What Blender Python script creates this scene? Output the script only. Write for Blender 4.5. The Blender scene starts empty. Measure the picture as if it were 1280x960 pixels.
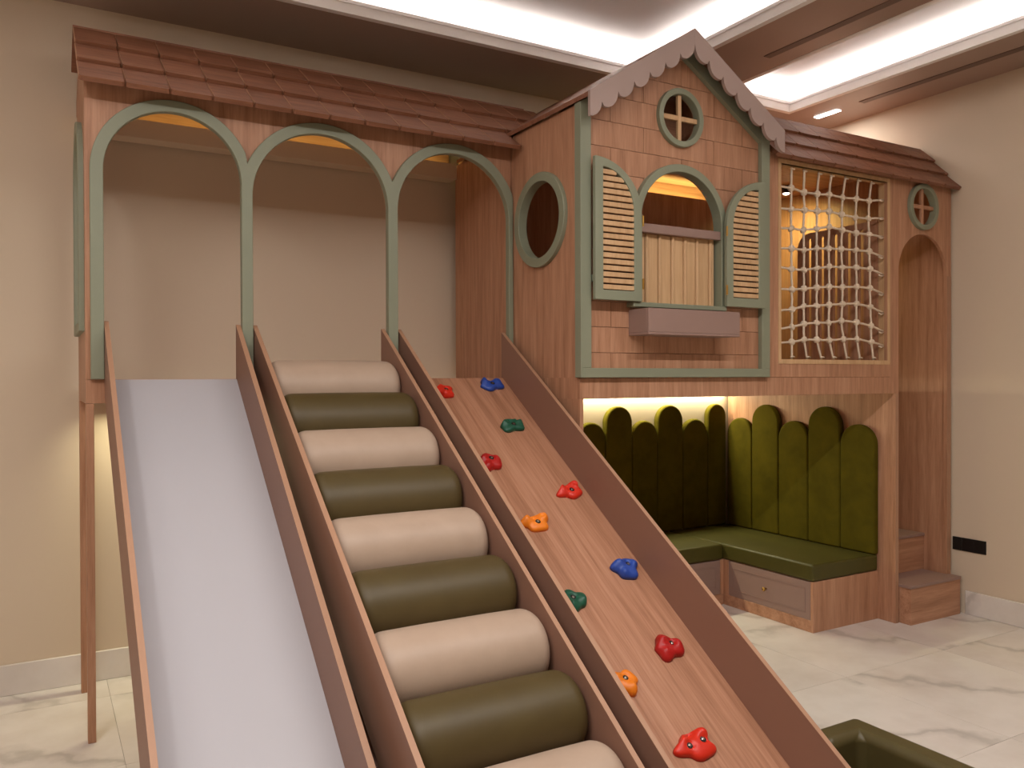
import bpy, bmesh, math, random
from mathutils import Vector, Matrix
from mathutils.geometry import tessellate_polygon

random.seed(7)
scene = bpy.context.scene
COL = scene.collection
PI = math.pi


def rgb(r, g, b):
    f = lambda c: (c / 255 / 12.92) if c <= 10.31 else ((c / 255 + 0.055) / 1.055) ** 2.4
    return (f(r), f(g), f(b), 1.0)


# ------------------------------------------------------------------ camera
CAM_F, CAM_YAW, CAM_PITCH, CAM_ROLL = 1025.81, 29.947, -0.426, -0.1759
cam_d = bpy.data.cameras.new('camera')
cam = bpy.data.objects.new('camera', cam_d)
COL.objects.link(cam)
scene.camera = cam
cam_d.sensor_fit = 'HORIZONTAL'
cam_d.sensor_width = 36
cam_d.lens = CAM_F / 1280 * 36
cam_d.clip_start = 0.02
_y, _p, _r = (math.radians(a) for a in (CAM_YAW, CAM_PITCH, CAM_ROLL))
_F = Vector((math.sin(_y) * math.cos(_p), math.cos(_y) * math.cos(_p), math.sin(_p)))
_R = Vector((math.cos(_y), -math.sin(_y), 0))
_U = _R.cross(_F)
_R2 = _R * math.cos(_r) + _U * math.sin(_r)
_U2 = -_R * math.sin(_r) + _U * math.cos(_r)
_m = Matrix((_R2, _U2, -_F)).transposed().to_4x4()
_m.translation = Vector((0, 0, 1.5))
cam.matrix_world = _m


def unproject_y(px, py, yv):
    """photo pixel -> point on the plane Y = yv"""
    d = _F + _R2 * ((px - 640) / CAM_F) - _U2 * ((py - 480) / CAM_F)
    return Vector((0, 0, 1.5)) + d * (yv / d.y)


# ------------------------------------------------------------------ world, exposure
w = bpy.data.worlds.new('world')
scene.world = w
w.use_nodes = True
w.node_tree.nodes['Background'].inputs[0].default_value = (0.9, 0.85, 0.8, 1)
w.node_tree.nodes['Background'].inputs[1].default_value = 0.02
vs = scene.view_settings
vs.view_transform = 'Standard'
vs.look = 'None'
vs.gamma = 1.0
vs.use_curve_mapping = False
vs.exposure = 0.0

WHITE = (1.0, 0.965, 0.94)
WARM = (1.0, 0.95, 0.64)
AMBER = (1.0, 0.95, 0.34)


def area(name, loc, target, sx, sy, power, color, xaxis=(1, 0, 0), spread=180):
    """rectangular lamp; sx runs along xaxis, shines towards target"""
    L = bpy.data.lights.new(name, 'AREA')
    L.shape = 'RECTANGLE'
    L.size, L.size_y, L.energy, L.color = sx, sy, power, color
    L.spread = math.radians(spread)
    o = bpy.data.objects.new(name, L)
    COL.objects.link(o)
    z = (Vector(loc) - Vector(target)).normalized()
    x = Vector(xaxis)
    x = (x - z * x.dot(z)).normalized()
    yv = z.cross(x)
    m = Matrix((x, yv, z)).transposed().to_4x4()
    m.translation = Vector(loc)
    o.matrix_world = m
    return o


# main dimensions (metres), read from the photograph
YA, YH, YB, YR = 3.784, 3.152, 4.566, 4.461      # arcade front, house front, back wall, rear of playhouse
XL, XH, XE, XW = 0.165, 2.180, 5.060, 5.077      # left side, house side, right end, right wall
ZD, ZB, ZI, ZS, ZC = 1.500, 1.400, 2.780, 3.337, 3.525   # deck, beam bottom, inner ceiling, soffit, cove ceiling
ROOM_X0, ROOM_Y0 = -3.2, -2.6
COVES = [(-0.40, 3.262, 1.15, 4.0), (3.822, 4.518, 1.15, 3.978)]   # x0 x1 y0 y1 of the ceiling trays

# LED lines lying on the ledges of both ceiling trays
P_COVE = 2.4
for (x0, x1, y0, y1) in COVES:
    LX, LY, zl = x1 - x0, y1 - y0, 3.388
    for (lx, ly, ln, ax) in (((x0 + x1) / 2, y1 + .045, LX, (1, 0, 0)), ((x0 + x1) / 2, y0 - .045, LX, (1, 0, 0)),
                             (x0 - .045, (y0 + y1) / 2, LY, (0, 1, 0)), (x1 + .045, (y0 + y1) / 2, LY, (0, 1, 0))):
        area('cove_led', (lx, ly, zl), (lx, ly, zl + 1), ln, .03, P_COVE * ln, WHITE, ax)
# linear track lamps in the soffits; the long front one is added fill (the housings are built with the ceiling further down)
TRACKS = [(-0.683, -0.637, 1.6, 2.4), (-2.60, 3.20, 0.90, 0.946), (4.757, 4.803, 3.78, 3.97)]
for (tx0, tx1, ty0, ty1), pw in zip(TRACKS, (12.0, 122.0, 4.0)):
    c_ = ((tx0 + tx1) / 2, (ty0 + ty1) / 2, ZS - .008)
    area('track_light', c_, (c_[0], c_[1], 0), tx1 - tx0, ty1 - ty0, pw, WHITE)
# warm LED lines built into the playhouse
area('arcade_led', (1.17, 4.475, 2.758), (1.17, 4.44, 2.85), 1.95, .012, 1.6, AMBER)
area('lookout_led', (3.86, 4.475, 2.758), (3.86, 4.44, 2.90), 0.85, .012, 2.2, AMBER)
area('deck_led', (1.20, 4.40, 1.395), (1.20, 4.52, 0.4), 1.90, .015, 9.0, WARM, spread=125)
area('nook_led', (3.34, 4.545, 1.395), (3.34, 4.20, 0.6), 2.25, .012, 17.0, WARM, spread=170)

# ------------------------------------------------------------------ materials
MATS = {}


def base_mat(name, color, rough=0.5, metallic=0.0, spec=0.5, coat=0.0, sheen=0.0):
    m = bpy.data.materials.new(name)
    m.use_nodes = True
    b = m.node_tree.nodes['Principled BSDF']
    b.inputs['Base Color'].default_value = color
    b.inputs['Roughness'].default_value = rough
    b.inputs['Metallic'].default_value = metallic
    b.inputs['Specular IOR Level'].default_value = spec
    b.inputs['Coat Weight'].default_value = coat
    b.inputs['Sheen Weight'].default_value = sheen
    MATS[name] = m
    return m, m.node_tree, b


def ramp(nt, fac, stops):
    n = nt.nodes.new('ShaderNodeValToRGB')
    while len(n.color_ramp.elements) < len(stops):
        n.color_ramp.elements.new(0.5)
    for e, (p, c) in zip(n.color_ramp.elements, stops):
        e.position, e.color = p, c
    nt.links.new(fac, n.inputs[0])
    return n.outputs[0]


def coords(nt, scale, rnd=True, rot=(0, 0, 0)):
    tc = nt.nodes.new('ShaderNodeTexCoord')
    mp = nt.nodes.new('ShaderNodeMapping')
    mp.inputs['Scale'].default_value = scale
    mp.inputs['Rotation'].default_value = rot
    src = tc.outputs['Object']
    if rnd:
        oi = nt.nodes.new('ShaderNodeObjectInfo')
        ad = nt.nodes.new('ShaderNodeVectorMath')
        ml = nt.nodes.new('ShaderNodeMath')
        ml.operation = 'MULTIPLY'
        ml.inputs[1].default_value = 37.0
        nt.links.new(oi.outputs['Random'], ml.inputs[0])
        nt.links.new(src, ad.inputs[0])
        nt.links.new(ml.outputs[0], ad.inputs[1])
        src = ad.outputs[0]
    nt.links.new(src, mp.inputs['Vector'])
    return mp.outputs[0]


def noise(nt, vec, scale, detail=4, rough=.55, dist=0.0):
    n = nt.nodes.new('ShaderNodeTexNoise')
    n.inputs['Scale'].default_value = scale
    n.inputs['Detail'].default_value = detail
    n.inputs['Roughness'].default_value = rough
    n.inputs['Distortion'].default_value = dist
    nt.links.new(vec, n.inputs['Vector'])
    return n.outputs[0]


def bump(nt, b, h, strength, dist=0.002):
    n = nt.nodes.new('ShaderNodeBump')
    n.inputs['Strength'].default_value = strength
    n.inputs['Distance'].default_value = dist
    nt.links.new(h, n.inputs['Height'])
    nt.links.new(n.outputs[0], b.inputs['Normal'])


def wood(name, dark, mid, light, scale, rough=.45, rot=(0, 0, 0), spec=.35):
    m, nt, b = base_mat(name, mid, rough, spec=spec)
    v = coords(nt, scale, True, rot)
    n1 = noise(nt, v, 1.0, 6, .62, .35)
    n2 = noise(nt, v, 5.0, 3, .6)
    mx = nt.nodes.new('ShaderNodeMath')
    mx.operation = 'MULTIPLY_ADD'
    mx.inputs[1].default_value = 0.30
    nt.links.new(n2, mx.inputs[0])
    sc = nt.nodes.new('ShaderNodeMath')
    sc.operation = 'MULTIPLY'
    sc.inputs[1].default_value = 0.70
    nt.links.new(n1, sc.inputs[0])
    nt.links.new(sc.outputs[0], mx.inputs[2])
    c = ramp(nt, mx.outputs[0], [(.30, dark), (.50, mid), (.70, light)])
    nt.links.new(c, b.inputs['Base Color'])
    bump(nt, b, n2, .12, .001)
    return m


W = dict(dark=rgb(154, 108, 80), mid=rgb(183, 135, 105), light=rgb(203, 157, 127))
wood('wood_up', scale=(26, 26, 1.6), **W)                 # veneer, grain upright
wood('wood_along', scale=(1.6, 26, 26), **W)              # grain along X
wood('wood_slope', scale=(30, 1.1, 1.1), dark=rgb(140, 94, 68), mid=rgb(176, 126, 97), light=rgb(196, 148, 119), rot=(0, 0, 0))
wood('shingle_wood', dark=rgb(110, 70, 50), mid=rgb(134, 88, 64), light=rgb(154, 106, 80), scale=(2.0, 26, 26), rough=.5)
wood('pale_wood', dark=rgb(190, 150, 110), mid=rgb(206, 168, 126), light=rgb(220, 184, 142), scale=(26, 26, 1.6))
base_mat('edge_band', rgb(176, 134, 106), .5)
base_mat('board_brown', rgb(142, 104, 86), .5)
base_mat('mauve', rgb(152, 124, 114), .5)
base_mat('bargeboard_mauve', rgb(172, 150, 142), .55)
base_mat('sage', rgb(139, 143, 121), .5)
base_mat('slide_white', rgb(188, 185, 189), .28, coat=.2)
base_mat('rope', rgb(226, 206, 182), .85)
base_mat('brass', rgb(190, 150, 80), .3, metallic=1)
base_mat('steel', rgb(190, 180, 170), .3, metallic=1)
base_mat('black_plastic', rgb(16, 15, 15), .4)
base_mat('housing_streak', rgb(112, 90, 79), .5)  # tone of the painted soffit reflection, shared by the lamp housings
base_mat('gap_shade', rgb(52, 30, 18), .7)  # painted shade for the gaps between shutter slats
base_mat('soffit_paint', rgb(164, 138, 124), .32)
base_mat('cove_white', rgb(222, 216, 213), .6)
base_mat('moulding_white', rgb(246, 243, 241), .5)


def fabric(name, c1, c2, rough, bscale, bstr, sheen=0.0, spec=.4):
    m, nt, b = base_mat(name, c1, rough, spec=spec, sheen=sheen)
    b.inputs['Sheen Tint'].default_value = c2
    v = coords(nt, (1, 1, 1))
    n1 = noise(nt, v, 7.0, 4, .6, .3)
    nt.links.new(ramp(nt, n1, [(.3, c1), (.72, c2)]), b.inputs['Base Color'])
    bump(nt, b, noise(nt, v, bscale, 3), bstr, .002)
    return m


fabric('cream_leather', rgb(176, 152, 132), rgb(183, 159, 139), .48, 14, .12)
fabric('olive_leather', rgb(78, 64, 34), rgb(84, 70, 38), .5, 14, .12)
fabric('seat_leather', rgb(72, 67, 26), rgb(78, 73, 30), .45, 12, .1, spec=.3)
fabric('velvet', rgb(76, 68, 17), rgb(92, 82, 21), .9, 60, .1, sheen=.0, spec=.05)
fabric('pit_leather', rgb(76, 66, 36), rgb(82, 72, 40), .45, 14, .1)

m, nt, b = base_mat('wall_paint', rgb(216, 198, 175), .85, spec=.2)
bump(nt, b, noise(nt, coords(nt, (1, 1, 1), False), 90, 3), .06, .001)

m, nt, b = base_mat('marble', rgb(226, 218, 210), .22, spec=.5)
v = coords(nt, (1, 1, 1))
wrp = nt.nodes.new('ShaderNodeVectorMath')
wrp.operation = 'MULTIPLY_ADD'
nz = nt.nodes.new('ShaderNodeTexNoise')
nz.inputs['Scale'].default_value = 1.6
nz.inputs['Detail'].default_value = 6
nt.links.new(v, nz.inputs['Vector'])
nt.links.new(nz.outputs['Color'], wrp.inputs[0])
wrp.inputs[1].default_value = (.9, .9, .9)
nt.links.new(v, wrp.inputs[2])
wv = nt.nodes.new('ShaderNodeTexWave')
wv.wave_type = 'BANDS'
wv.bands_direction = 'DIAGONAL'
wv.inputs['Scale'].default_value = .55
wv.inputs['Distortion'].default_value = 3.0
wv.inputs['Detail'].default_value = 4
wv.inputs['Detail Scale'].default_value = 1.4
nt.links.new(wrp.outputs[0], wv.inputs['Vector'])
vein = ramp(nt, wv.outputs['Fac'], [(0.0, rgb(204, 197, 190)), (0.02, rgb(222, 215, 208)), (.10, rgb(232, 225, 218))])
cloud = ramp(nt, noise(nt, v, 2.2, 5, .6), [(.35, rgb(228, 222, 217)), (.6, rgb(255, 255, 255))])
mul = nt.nodes.new('ShaderNodeMix')
mul.data_type = 'RGBA'
mul.blend_type = 'MULTIPLY'
mul.inputs['Factor'].default_value = .55
nt.links.new(vein, mul.inputs['A'])
nt.links.new(cloud, mul.inputs['B'])
nt.links.new(mul.outputs['Result'], b.inputs['Base Color'])
base_mat('grout', rgb(188, 180, 172), .8)

for nm, c in (('hold_red', (214, 44, 22)), ('hold_crimson', (176, 24, 22)), ('hold_orange', (238, 130, 24)),
              ('hold_blue', (38, 72, 158)), ('hold_green', (24, 84, 62))):
    m, nt, b = base_mat(nm, rgb(*c), .45)
    bump(nt, b, noise(nt, coords(nt, (1, 1, 1)), 60, 3), .15, .002)


def emit_mat(name, color, strength):
    m = bpy.data.materials.new(name)
    m.use_nodes = True
    b = m.node_tree.nodes['Principled BSDF']
    b.inputs['Base Color'].default_value = color
    b.inputs['Emission Color'].default_value = color
    b.inputs['Emission Strength'].default_value = strength
    MATS[name] = m


emit_mat('lamp_white', (1, .95, .9, 1), 14)
emit_mat('lamp_warm', (1, .88, .62, 1), 10)

# ------------------------------------------------------------------ builders


def tag(o, label=None, cat=None, group=None, kind=None):
    if label:
        o['label'] = label
    if cat:
        o['category'] = cat
    if group:
        o['group'] = group
    if kind:
        o['kind'] = kind
    return o


def thing(name, loc, label, cat, group=None):
    o = bpy.data.objects.new(name, None)
    o.empty_display_size = .1
    o.location = loc
    COL.objects.link(o)
    return tag(o, label, cat, group)


def world_loc(o):
    v = Vector(o.location)
    while o.parent:
        o = o.parent
        v += Vector(o.location)
    return v


def link(name, me, mat, parent=None, bev=0.0, seg=2, smooth=False):
    o = bpy.data.objects.new(name, me)
    COL.objects.link(o)
    if mat and not me.materials:
        me.materials.append(MATS[mat])
    if parent is not None:
        o.parent = parent
        o.location = -world_loc(parent)      # mesh data is in room coordinates
    if smooth:
        me.polygons.foreach_set('use_smooth', [True] * len(me.polygons))
    if bev:
        md = o.modifiers.new('bevel', 'BEVEL')
        md.width, md.segments, md.limit_method, md.angle_limit = bev, seg, 'ANGLE', math.radians(40)
        if seg > 1:
            me.polygons.foreach_set('use_smooth', [True] * len(me.polygons))
            md.harden_normals = True
    return o


def pydata(name, vs_, fs):
    me = bpy.data.meshes.new(name)
    me.from_pydata([tuple(v_) for v_ in vs_], [], fs)
    me.update()
    return me


BOXF = [(0, 3, 2, 1), (4, 5, 6, 7), (0, 1, 5, 4), (1, 2, 6, 5), (2, 3, 7, 6), (3, 0, 4, 7)]


def box_me(name, x0, x1, y0, y1, z0, z1):
    return pydata(name, [(x0, y0, z0), (x1, y0, z0), (x1, y1, z0), (x0, y1, z0),
                         (x0, y0, z1), (x1, y0, z1), (x1, y1, z1), (x0, y1, z1)], BOXF)


def box(name, x0, x1, y0, y1, z0, z1, mat, parent=None, bev=0.0015, seg=1):
    return link(name, box_me(name, x0, x1, y0, y1, z0, z1), mat, parent, bev, seg)


def clean(poly):
    out = []
    for p in poly:
        if not out or (abs(p[0] - out[-1][0]) + abs(p[1] - out[-1][1])) > 1e-6:
            out.append(p)
    if len(out) > 1 and abs(out[0][0] - out[-1][0]) + abs(out[0][1] - out[-1][1]) < 1e-6:
        out.pop()
    return out


def prism_me(name, loops, axis, lo, hi):
    """extrude a 2-D outline (first loop) with holes (other loops) along axis.
    axis 'Y': points are (x, z); 'X': (y, z); 'Z': (x, y)"""
    loops = [clean(l) for l in loops]
    pts = [p for l in loops for p in l]
    tris = tessellate_polygon([[Vector((p[0], p[1], 0)) for p in l] for l in loops])
    mk = {'Y': lambda p, t: (p[0], t, p[1]), 'X': lambda p, t: (t, p[0], p[1]), 'Z': lambda p, t: (p[0], p[1], t)}[axis]
    n = len(pts)
    vs_ = [mk(p, lo) for p in pts] + [mk(p, hi) for p in pts]
    fs = [tuple(t) for t in tris] + [tuple(i + n for i in reversed(t)) for t in tris]
    k = 0
    for l in loops:
        for i in range(len(l)):
            a, b_ = k + i, k + (i + 1) % len(l)
            fs.append((a, b_, b_ + n, a + n))
        k += len(l)
    me = pydata(name, vs_, fs)
    bm = bmesh.new()
    bm.from_mesh(me)
    bmesh.ops.recalc_face_normals(bm, faces=bm.faces)
    bmesh.ops.dissolve_limit(bm, angle_limit=.01, verts=bm.verts, edges=bm.edges)
    bm.to_mesh(me)
    bm.free()
    return me


def prism(name, loops, axis, lo, hi, mat, parent=None, bev=0.0, seg=1):
    return link(name, prism_me(name, loops, axis, lo, hi), mat, parent, bev, seg)


def arc(cx, cz, rx, rz, a0, a1, n):
    return [(cx + rx * math.cos(a0 + (a1 - a0) * i / n), cz + rz * math.sin(a0 + (a1 - a0) * i / n)) for i in range(n + 1)]


def circle(cx, cz, r, n=40):
    return arc(cx, cz, r, r, 0, 2 * PI, n)[:-1]


def arch(cx, hw, zb, top, n=24):
    """outline of an arched opening, from right foot over the arc to left foot"""
    zs = top - hw
    return [(cx + hw, zb)] + arc(cx, zs, hw, hw, 0, PI, n) + [(cx - hw, zb)]


def tube_me(name, pts, r, sides=6):
    pts = [Vector(p) for p in pts]
    vs_, fs = [], []
    for i, p in enumerate(pts):
        t = (pts[min(i + 1, len(pts) - 1)] - pts[max(i - 1, 0)]).normalized()
        a = t.cross(Vector((.31, 1, .17))).normalized()
        b_ = t.cross(a)
        for k in range(sides):
            an = 2 * PI * k / sides
            vs_.append(p + (a * math.cos(an) + b_ * math.sin(an)) * r)
    for i in range(len(pts) - 1):
        for k in range(sides):
            k2 = (k + 1) % sides
            fs.append((i * sides + k, i * sides + k2, (i + 1) * sides + k2, (i + 1) * sides + k))
    fs.append(tuple(reversed(range(sides))))
    fs.append(tuple(range((len(pts) - 1) * sides, len(pts) * sides)))
    me = pydata(name, vs_, fs)
    bm = bmesh.new()
    bm.from_mesh(me)
    bmesh.ops.recalc_face_normals(bm, faces=bm.faces)
    bm.to_mesh(me)
    bm.free()
    return me


def lathe_me(name, prof, origin, axis, n=32):
    """prof: (radius, distance along axis)"""
    axis = Vector(axis).normalized()
    a = axis.orthogonal().normalized()
    b_ = axis.cross(a)
    o = Vector(origin)
    vs_, fs = [], []
    for (r, h) in prof:
        for k in range(n):
            an = 2 * PI * k / n
            vs_.append(o + axis * h + (a * math.cos(an) + b_ * math.sin(an)) * max(r, 1e-4))
    for i in range(len(prof) - 1):
        for k in range(n):
            k2 = (k + 1) % n
            fs.append((i * n + k, i * n + k2, (i + 1) * n + k2, (i + 1) * n + k))
    fs.append(tuple(reversed(range(n))))
    fs.append(tuple(range((len(prof) - 1) * n, len(prof) * n)))
    return pydata(name, vs_, fs)


def boolean_cut(o, cutters):
    for c in cutters:
        md = o.modifiers.new('cut', 'BOOLEAN')
        md.operation, md.solver, md.object = 'DIFFERENCE', 'EXACT', c


def apply_mods(objs):
    bpy.context.view_layer.update()
    dg = bpy.context.evaluated_depsgraph_get()
    new = [(o, bpy.data.meshes.new_from_object(o.evaluated_get(dg))) for o in objs]
    for o, me in new:
        o.modifiers.clear()
        o.data = me


# ------------------------------------------------------------------ the room
fl = tag(box('floor', ROOM_X0, XW, ROOM_Y0, YB, -.06, -.003, 'grout', bev=0), kind='structure')
TS = .8
tile_data = {}
x_lines = [ROOM_X0] + [x for x in (0.282 + TS * k for k in range(-5, 8)) if ROOM_X0 + .02 < x < XW - .02] + [XW]
y_lines = [ROOM_Y0] + [y for y in (4.31 + TS * k for k in range(-10, 2)) if ROOM_Y0 + .02 < y < YB - .02] + [YB]
for i in range(len(x_lines) - 1):
    for j in range(len(y_lines) - 1):
        a, b2, c, d = x_lines[i], x_lines[i + 1], y_lines[j], y_lines[j + 1]
        key = (round(b2 - a, 3), round(d - c, 3))
        if key not in tile_data:
            tile_data[key] = box_me('tile', 0.001, b2 - a - .001, 0.001, d - c - .001, -.004, 0)
        t = link('tile', tile_data[key], 'marble', fl)
        t.location = (a, c, 0)
tag(box('wall_back', ROOM_X0, XW, YB, YB + .1, 0, ZC + .1, 'wall_paint', bev=0), kind='structure')
tag(box('wall_right', XW, XW + .1, ROOM_Y0, YB + .1, 0, ZC + .1, 'wall_paint', bev=0), kind='structure')
tag(box('wall_left', ROOM_X0 - .1, ROOM_X0, ROOM_Y0, YB + .1, 0, ZC + .1, 'wall_paint', bev=0), kind='structure')
tag(box('wall_front', ROOM_X0, XW, ROOM_Y0 - .1, ROOM_Y0, 0, ZC + .1, 'wall_paint', bev=0), kind='structure')
tag(box('baseboard_back', ROOM_X0, XW - .015, YB - .014, YB, 0, .147, 'marble', bev=.003), kind='structure')
tag(box('baseboard_right', XW - .014, XW, ROOM_Y0, 3.06, 0, .147, 'marble', bev=.003), kind='structure')

ceil = tag(box('ceiling', ROOM_X0, XW, ROOM_Y0, YB, ZC, ZC + .1, 'cove_white', bev=0), kind='structure')
(ca0, ca1, cb0, cb1), (cc0, cc1, cd0, cd1) = COVES
ED = .10                                      # depth of the lit ledge
for (x0, x1, y0, y1) in ((ROOM_X0, XW, cb1 + .0, YB), (ROOM_X0, XW, ROOM_Y0, cb0), (ROOM_X0, ca0, cb0, cb1),
                         (ca1, cc0, cb0, cb1), (cc1, XW, cb0, cb1)):
    box('soffit', x0, x1, y0, y1, ZS, 3.375, 'soffit_paint', ceil, bev=0)
box('soffit', cc0, cc1, cd1, cb1, ZS, 3.375, 'soffit_paint', ceil, bev=0)
# upright bodies above the soffits, set back so that the ledges hold the LED lines
for (x0, x1, y0, y1) in ((ROOM_X0, XW, cb1 + ED, YB), (ROOM_X0, XW, ROOM_Y0, cb0 - ED), (ROOM_X0, ca0 - ED, cb0 - ED, cb1 + ED),
                         (ca1 + ED, cc0 - ED, cb0 - ED, cb1 + ED), (cc1 + ED, XW, cb0 - ED, cb1 + ED)):
    box('upper_wall', x0, x1, y0, y1, 3.375, ZC, 'cove_white', ceil, bev=0)
for n, (x0, x1, y0, y1) in enumerate(COVES, 1):
    tr = bpy.data.objects.new('trim_%d' % n, None)
    tr.location = ((x0 + x1) / 2, (y0 + y1) / 2, ZS)
    COL.objects.link(tr)
    tag(tr, kind='structure')
    for (za, zb, o, e) in ((ZS - .002, 3.3845, .006, .03), (3.385, 3.402, .014, .02)):   # white moulding round the tray
        prism('moulding', [[(x0 - e, y0 - e), (x1 + e, y0 - e), (x1 + e, y1 + e), (x0 - e, y1 + e)],
                           [(x0 + o, y0 + o), (x0 + o, y1 - o), (x1 - o, y1 - o), (x1 - o, y0 + o)]], 'Z', za, zb, 'moulding_white', tr, bev=0)

# painted soffit reflection streaks, and track lamps, in the ceiling beams
t = thing('reflection_streak', (3.63, 2.2, ZS), 'darker painted reflection slot along the ceiling beam between two light trays', 'track light')
box('streak', 3.605, 3.655, 0.2, 3.36, ZS - .003, ZS + .01, 'housing_streak', t, bev=0)
HOUS = [(-.688, -.632, .9, 1.595), (3.205, 4.5, .895, .951), (4.752, 4.808, 1.2, 3.60)]  # the right-wall entry paints the soffit reflection beside its lamp
for (tx0, tx1, ty0, ty1), hs, lab in zip(TRACKS, HOUS, (
        'linear track lamp in the left ceiling soffit above the slide side', 'long added linear fill lamp across the front ceiling soffit, facing the playhouse',
        'lit end of the linear track lamp in ceiling soffit along right wall')):
    t = thing('track_lamp', ((tx0 + tx1) / 2, (ty0 + ty1) / 2, ZS), lab, 'track light')
    box('housing', *hs, ZS - .003, ZS + .01, 'housing_streak', t, bev=0)
    box('diffuser', tx0, tx1, ty0, ty1, ZS - .004, ZS + .01, 'lamp_white', t, bev=0)

# ------------------------------------------------------------------ arcade of the playhouse (three arches on a raised deck)
ARCHES = [(.233, .784), (.832, 1.475), (1.525, 2.150)]
ATOP = 2.638
ar = thing('playhouse_arcade', (1.17, YA, 0), 'wooden playhouse gallery with three sage green arches under a shingled roof', 'playhouse')
path = [(XL, ZD), (XL, 2.775), (XH - .004, 2.775), (XH - .004, ZD)]
for (a, b2) in reversed(ARCHES):
    path += arch((a + b2) / 2, (b2 - a) / 2 + .004, ZD, ATOP + .004)
prism('facade_panel', [path], 'Y', YA, YA + .022, 'wood_up', ar)
mids = [.182, (.784 + .832) / 2, 1.50, 2.176]
outer, inner = [], []
for k, (a, b2) in enumerate(ARCHES):
    cx, hw = (a + b2) / 2, (b2 - a) / 2
    o_ = list(reversed(arch(cx, hw + .05, ZD, ATOP + .05, 56)))        # left foot -> right foot
    seg_ = [(max(min(x, mids[k + 1]), mids[k]), z) for x, z in o_]
    if k > 0:
        seg_ = [p for p in seg_ if p[0] > mids[k] + 1e-5]
    if k < 2:
        seg_ = [p for p in seg_ if p[0] < mids[k + 1] - 1e-5]
    outer += seg_
    inner = arch(cx, hw, ZD, ATOP, 48) + inner
prism('arch_trim', [outer + inner], 'Y', YA - .025, YA + .012, 'sage', ar, bev=.002)
prism('deck_fascia', [[(XL, ZB), (XH - .004, ZB), (XH - .004, ZD - .002), (XL, ZD - .002)]], 'Y', YA, YA + .022, 'wood_up', ar)
box('deck', XL + .019, XH - .004, YA + .023, YR, 1.452, ZD - .001, 'wood_along', ar)
box('inner_ceiling', XL + .019, XH - .004, 3.93, 4.540, 2.860, 2.872, 'wood_along', ar, bev=0)
box('rear_header', XL + .019, XH - .004, 4.541, 4.553, 2.700, 2.872, 'wood_along', ar, bev=0)
for y0 in (YA, YR - .05):
    box('post', XL, XL + .030, y0, y0 + .05, 0, ZB - .001, 'wood_up', ar)
# left side panel with a tall arched window
sy, shw, szt, szb = 4.115, .215, 2.585, 1.745
hole = arch(sy, shw, szb, szt)
prism('side_panel', [[(YA + .023, ZB), (YR, ZB), (YR, ZI - .001), (YA + .023, ZI - .001)], list(reversed(hole))], 'X', XL, XL + .018, 'wood_up', ar)
prism('gable_panel', [[(3.83, ZI + .001), (4.552, ZI + .001), (4.552, 2.858), (4.40, 2.925), (4.20, 3.058)]], 'X', XL + .001, XL + .017, 'wood_up', ar)
so_ = arch(sy, shw + .045, szb - .045, szt + .045)
prism('side_window_trim', [so_, list(reversed(arch(sy, shw, szb, szt)))], 'X', XL - .022, XL + .012, 'sage', ar, bev=.003)


def shingle_me(name, w_, L, th, cut=.012, edge=None):
    """one shingle: local x across, y up the slope, z outward; thick lower edge with clipped corners, chamfered sides"""
    c = .0032 if edge else .0006
    out = [(0, cut), (cut * .5, cut * .25), (cut, 0), (w_ - cut, 0), (w_ - cut * .5, cut * .25), (w_, cut), (w_, L), (0, L)]
    n = len(out)
    vs_ = [(x, y, 0) for x, y in out]
    vs_ += [(min(max(x, c), w_ - c), y, th if y < L * .5 else th * .30) for x, y in out]
    fs = [tuple(reversed(range(n))), tuple(range(n, 2 * n))] + [(i, (i + 1) % n, (i + 1) % n + n, i + n) for i in range(n)]
    # raise the foot of the sides so that the chamfer is short
    me = pydata(name, vs_, fs)
    me.materials.append(MATS['shingle_wood'])
    if edge:
        me.materials.append(MATS[edge])
        for p in me.polygons:
            if abs(p.normal.x) > .9 or (abs(p.normal.x) > .05 and abs(p.center.y - L / 2) < L * .3 and p.index > 1):
                p.material_index = 1
    return me


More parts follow.
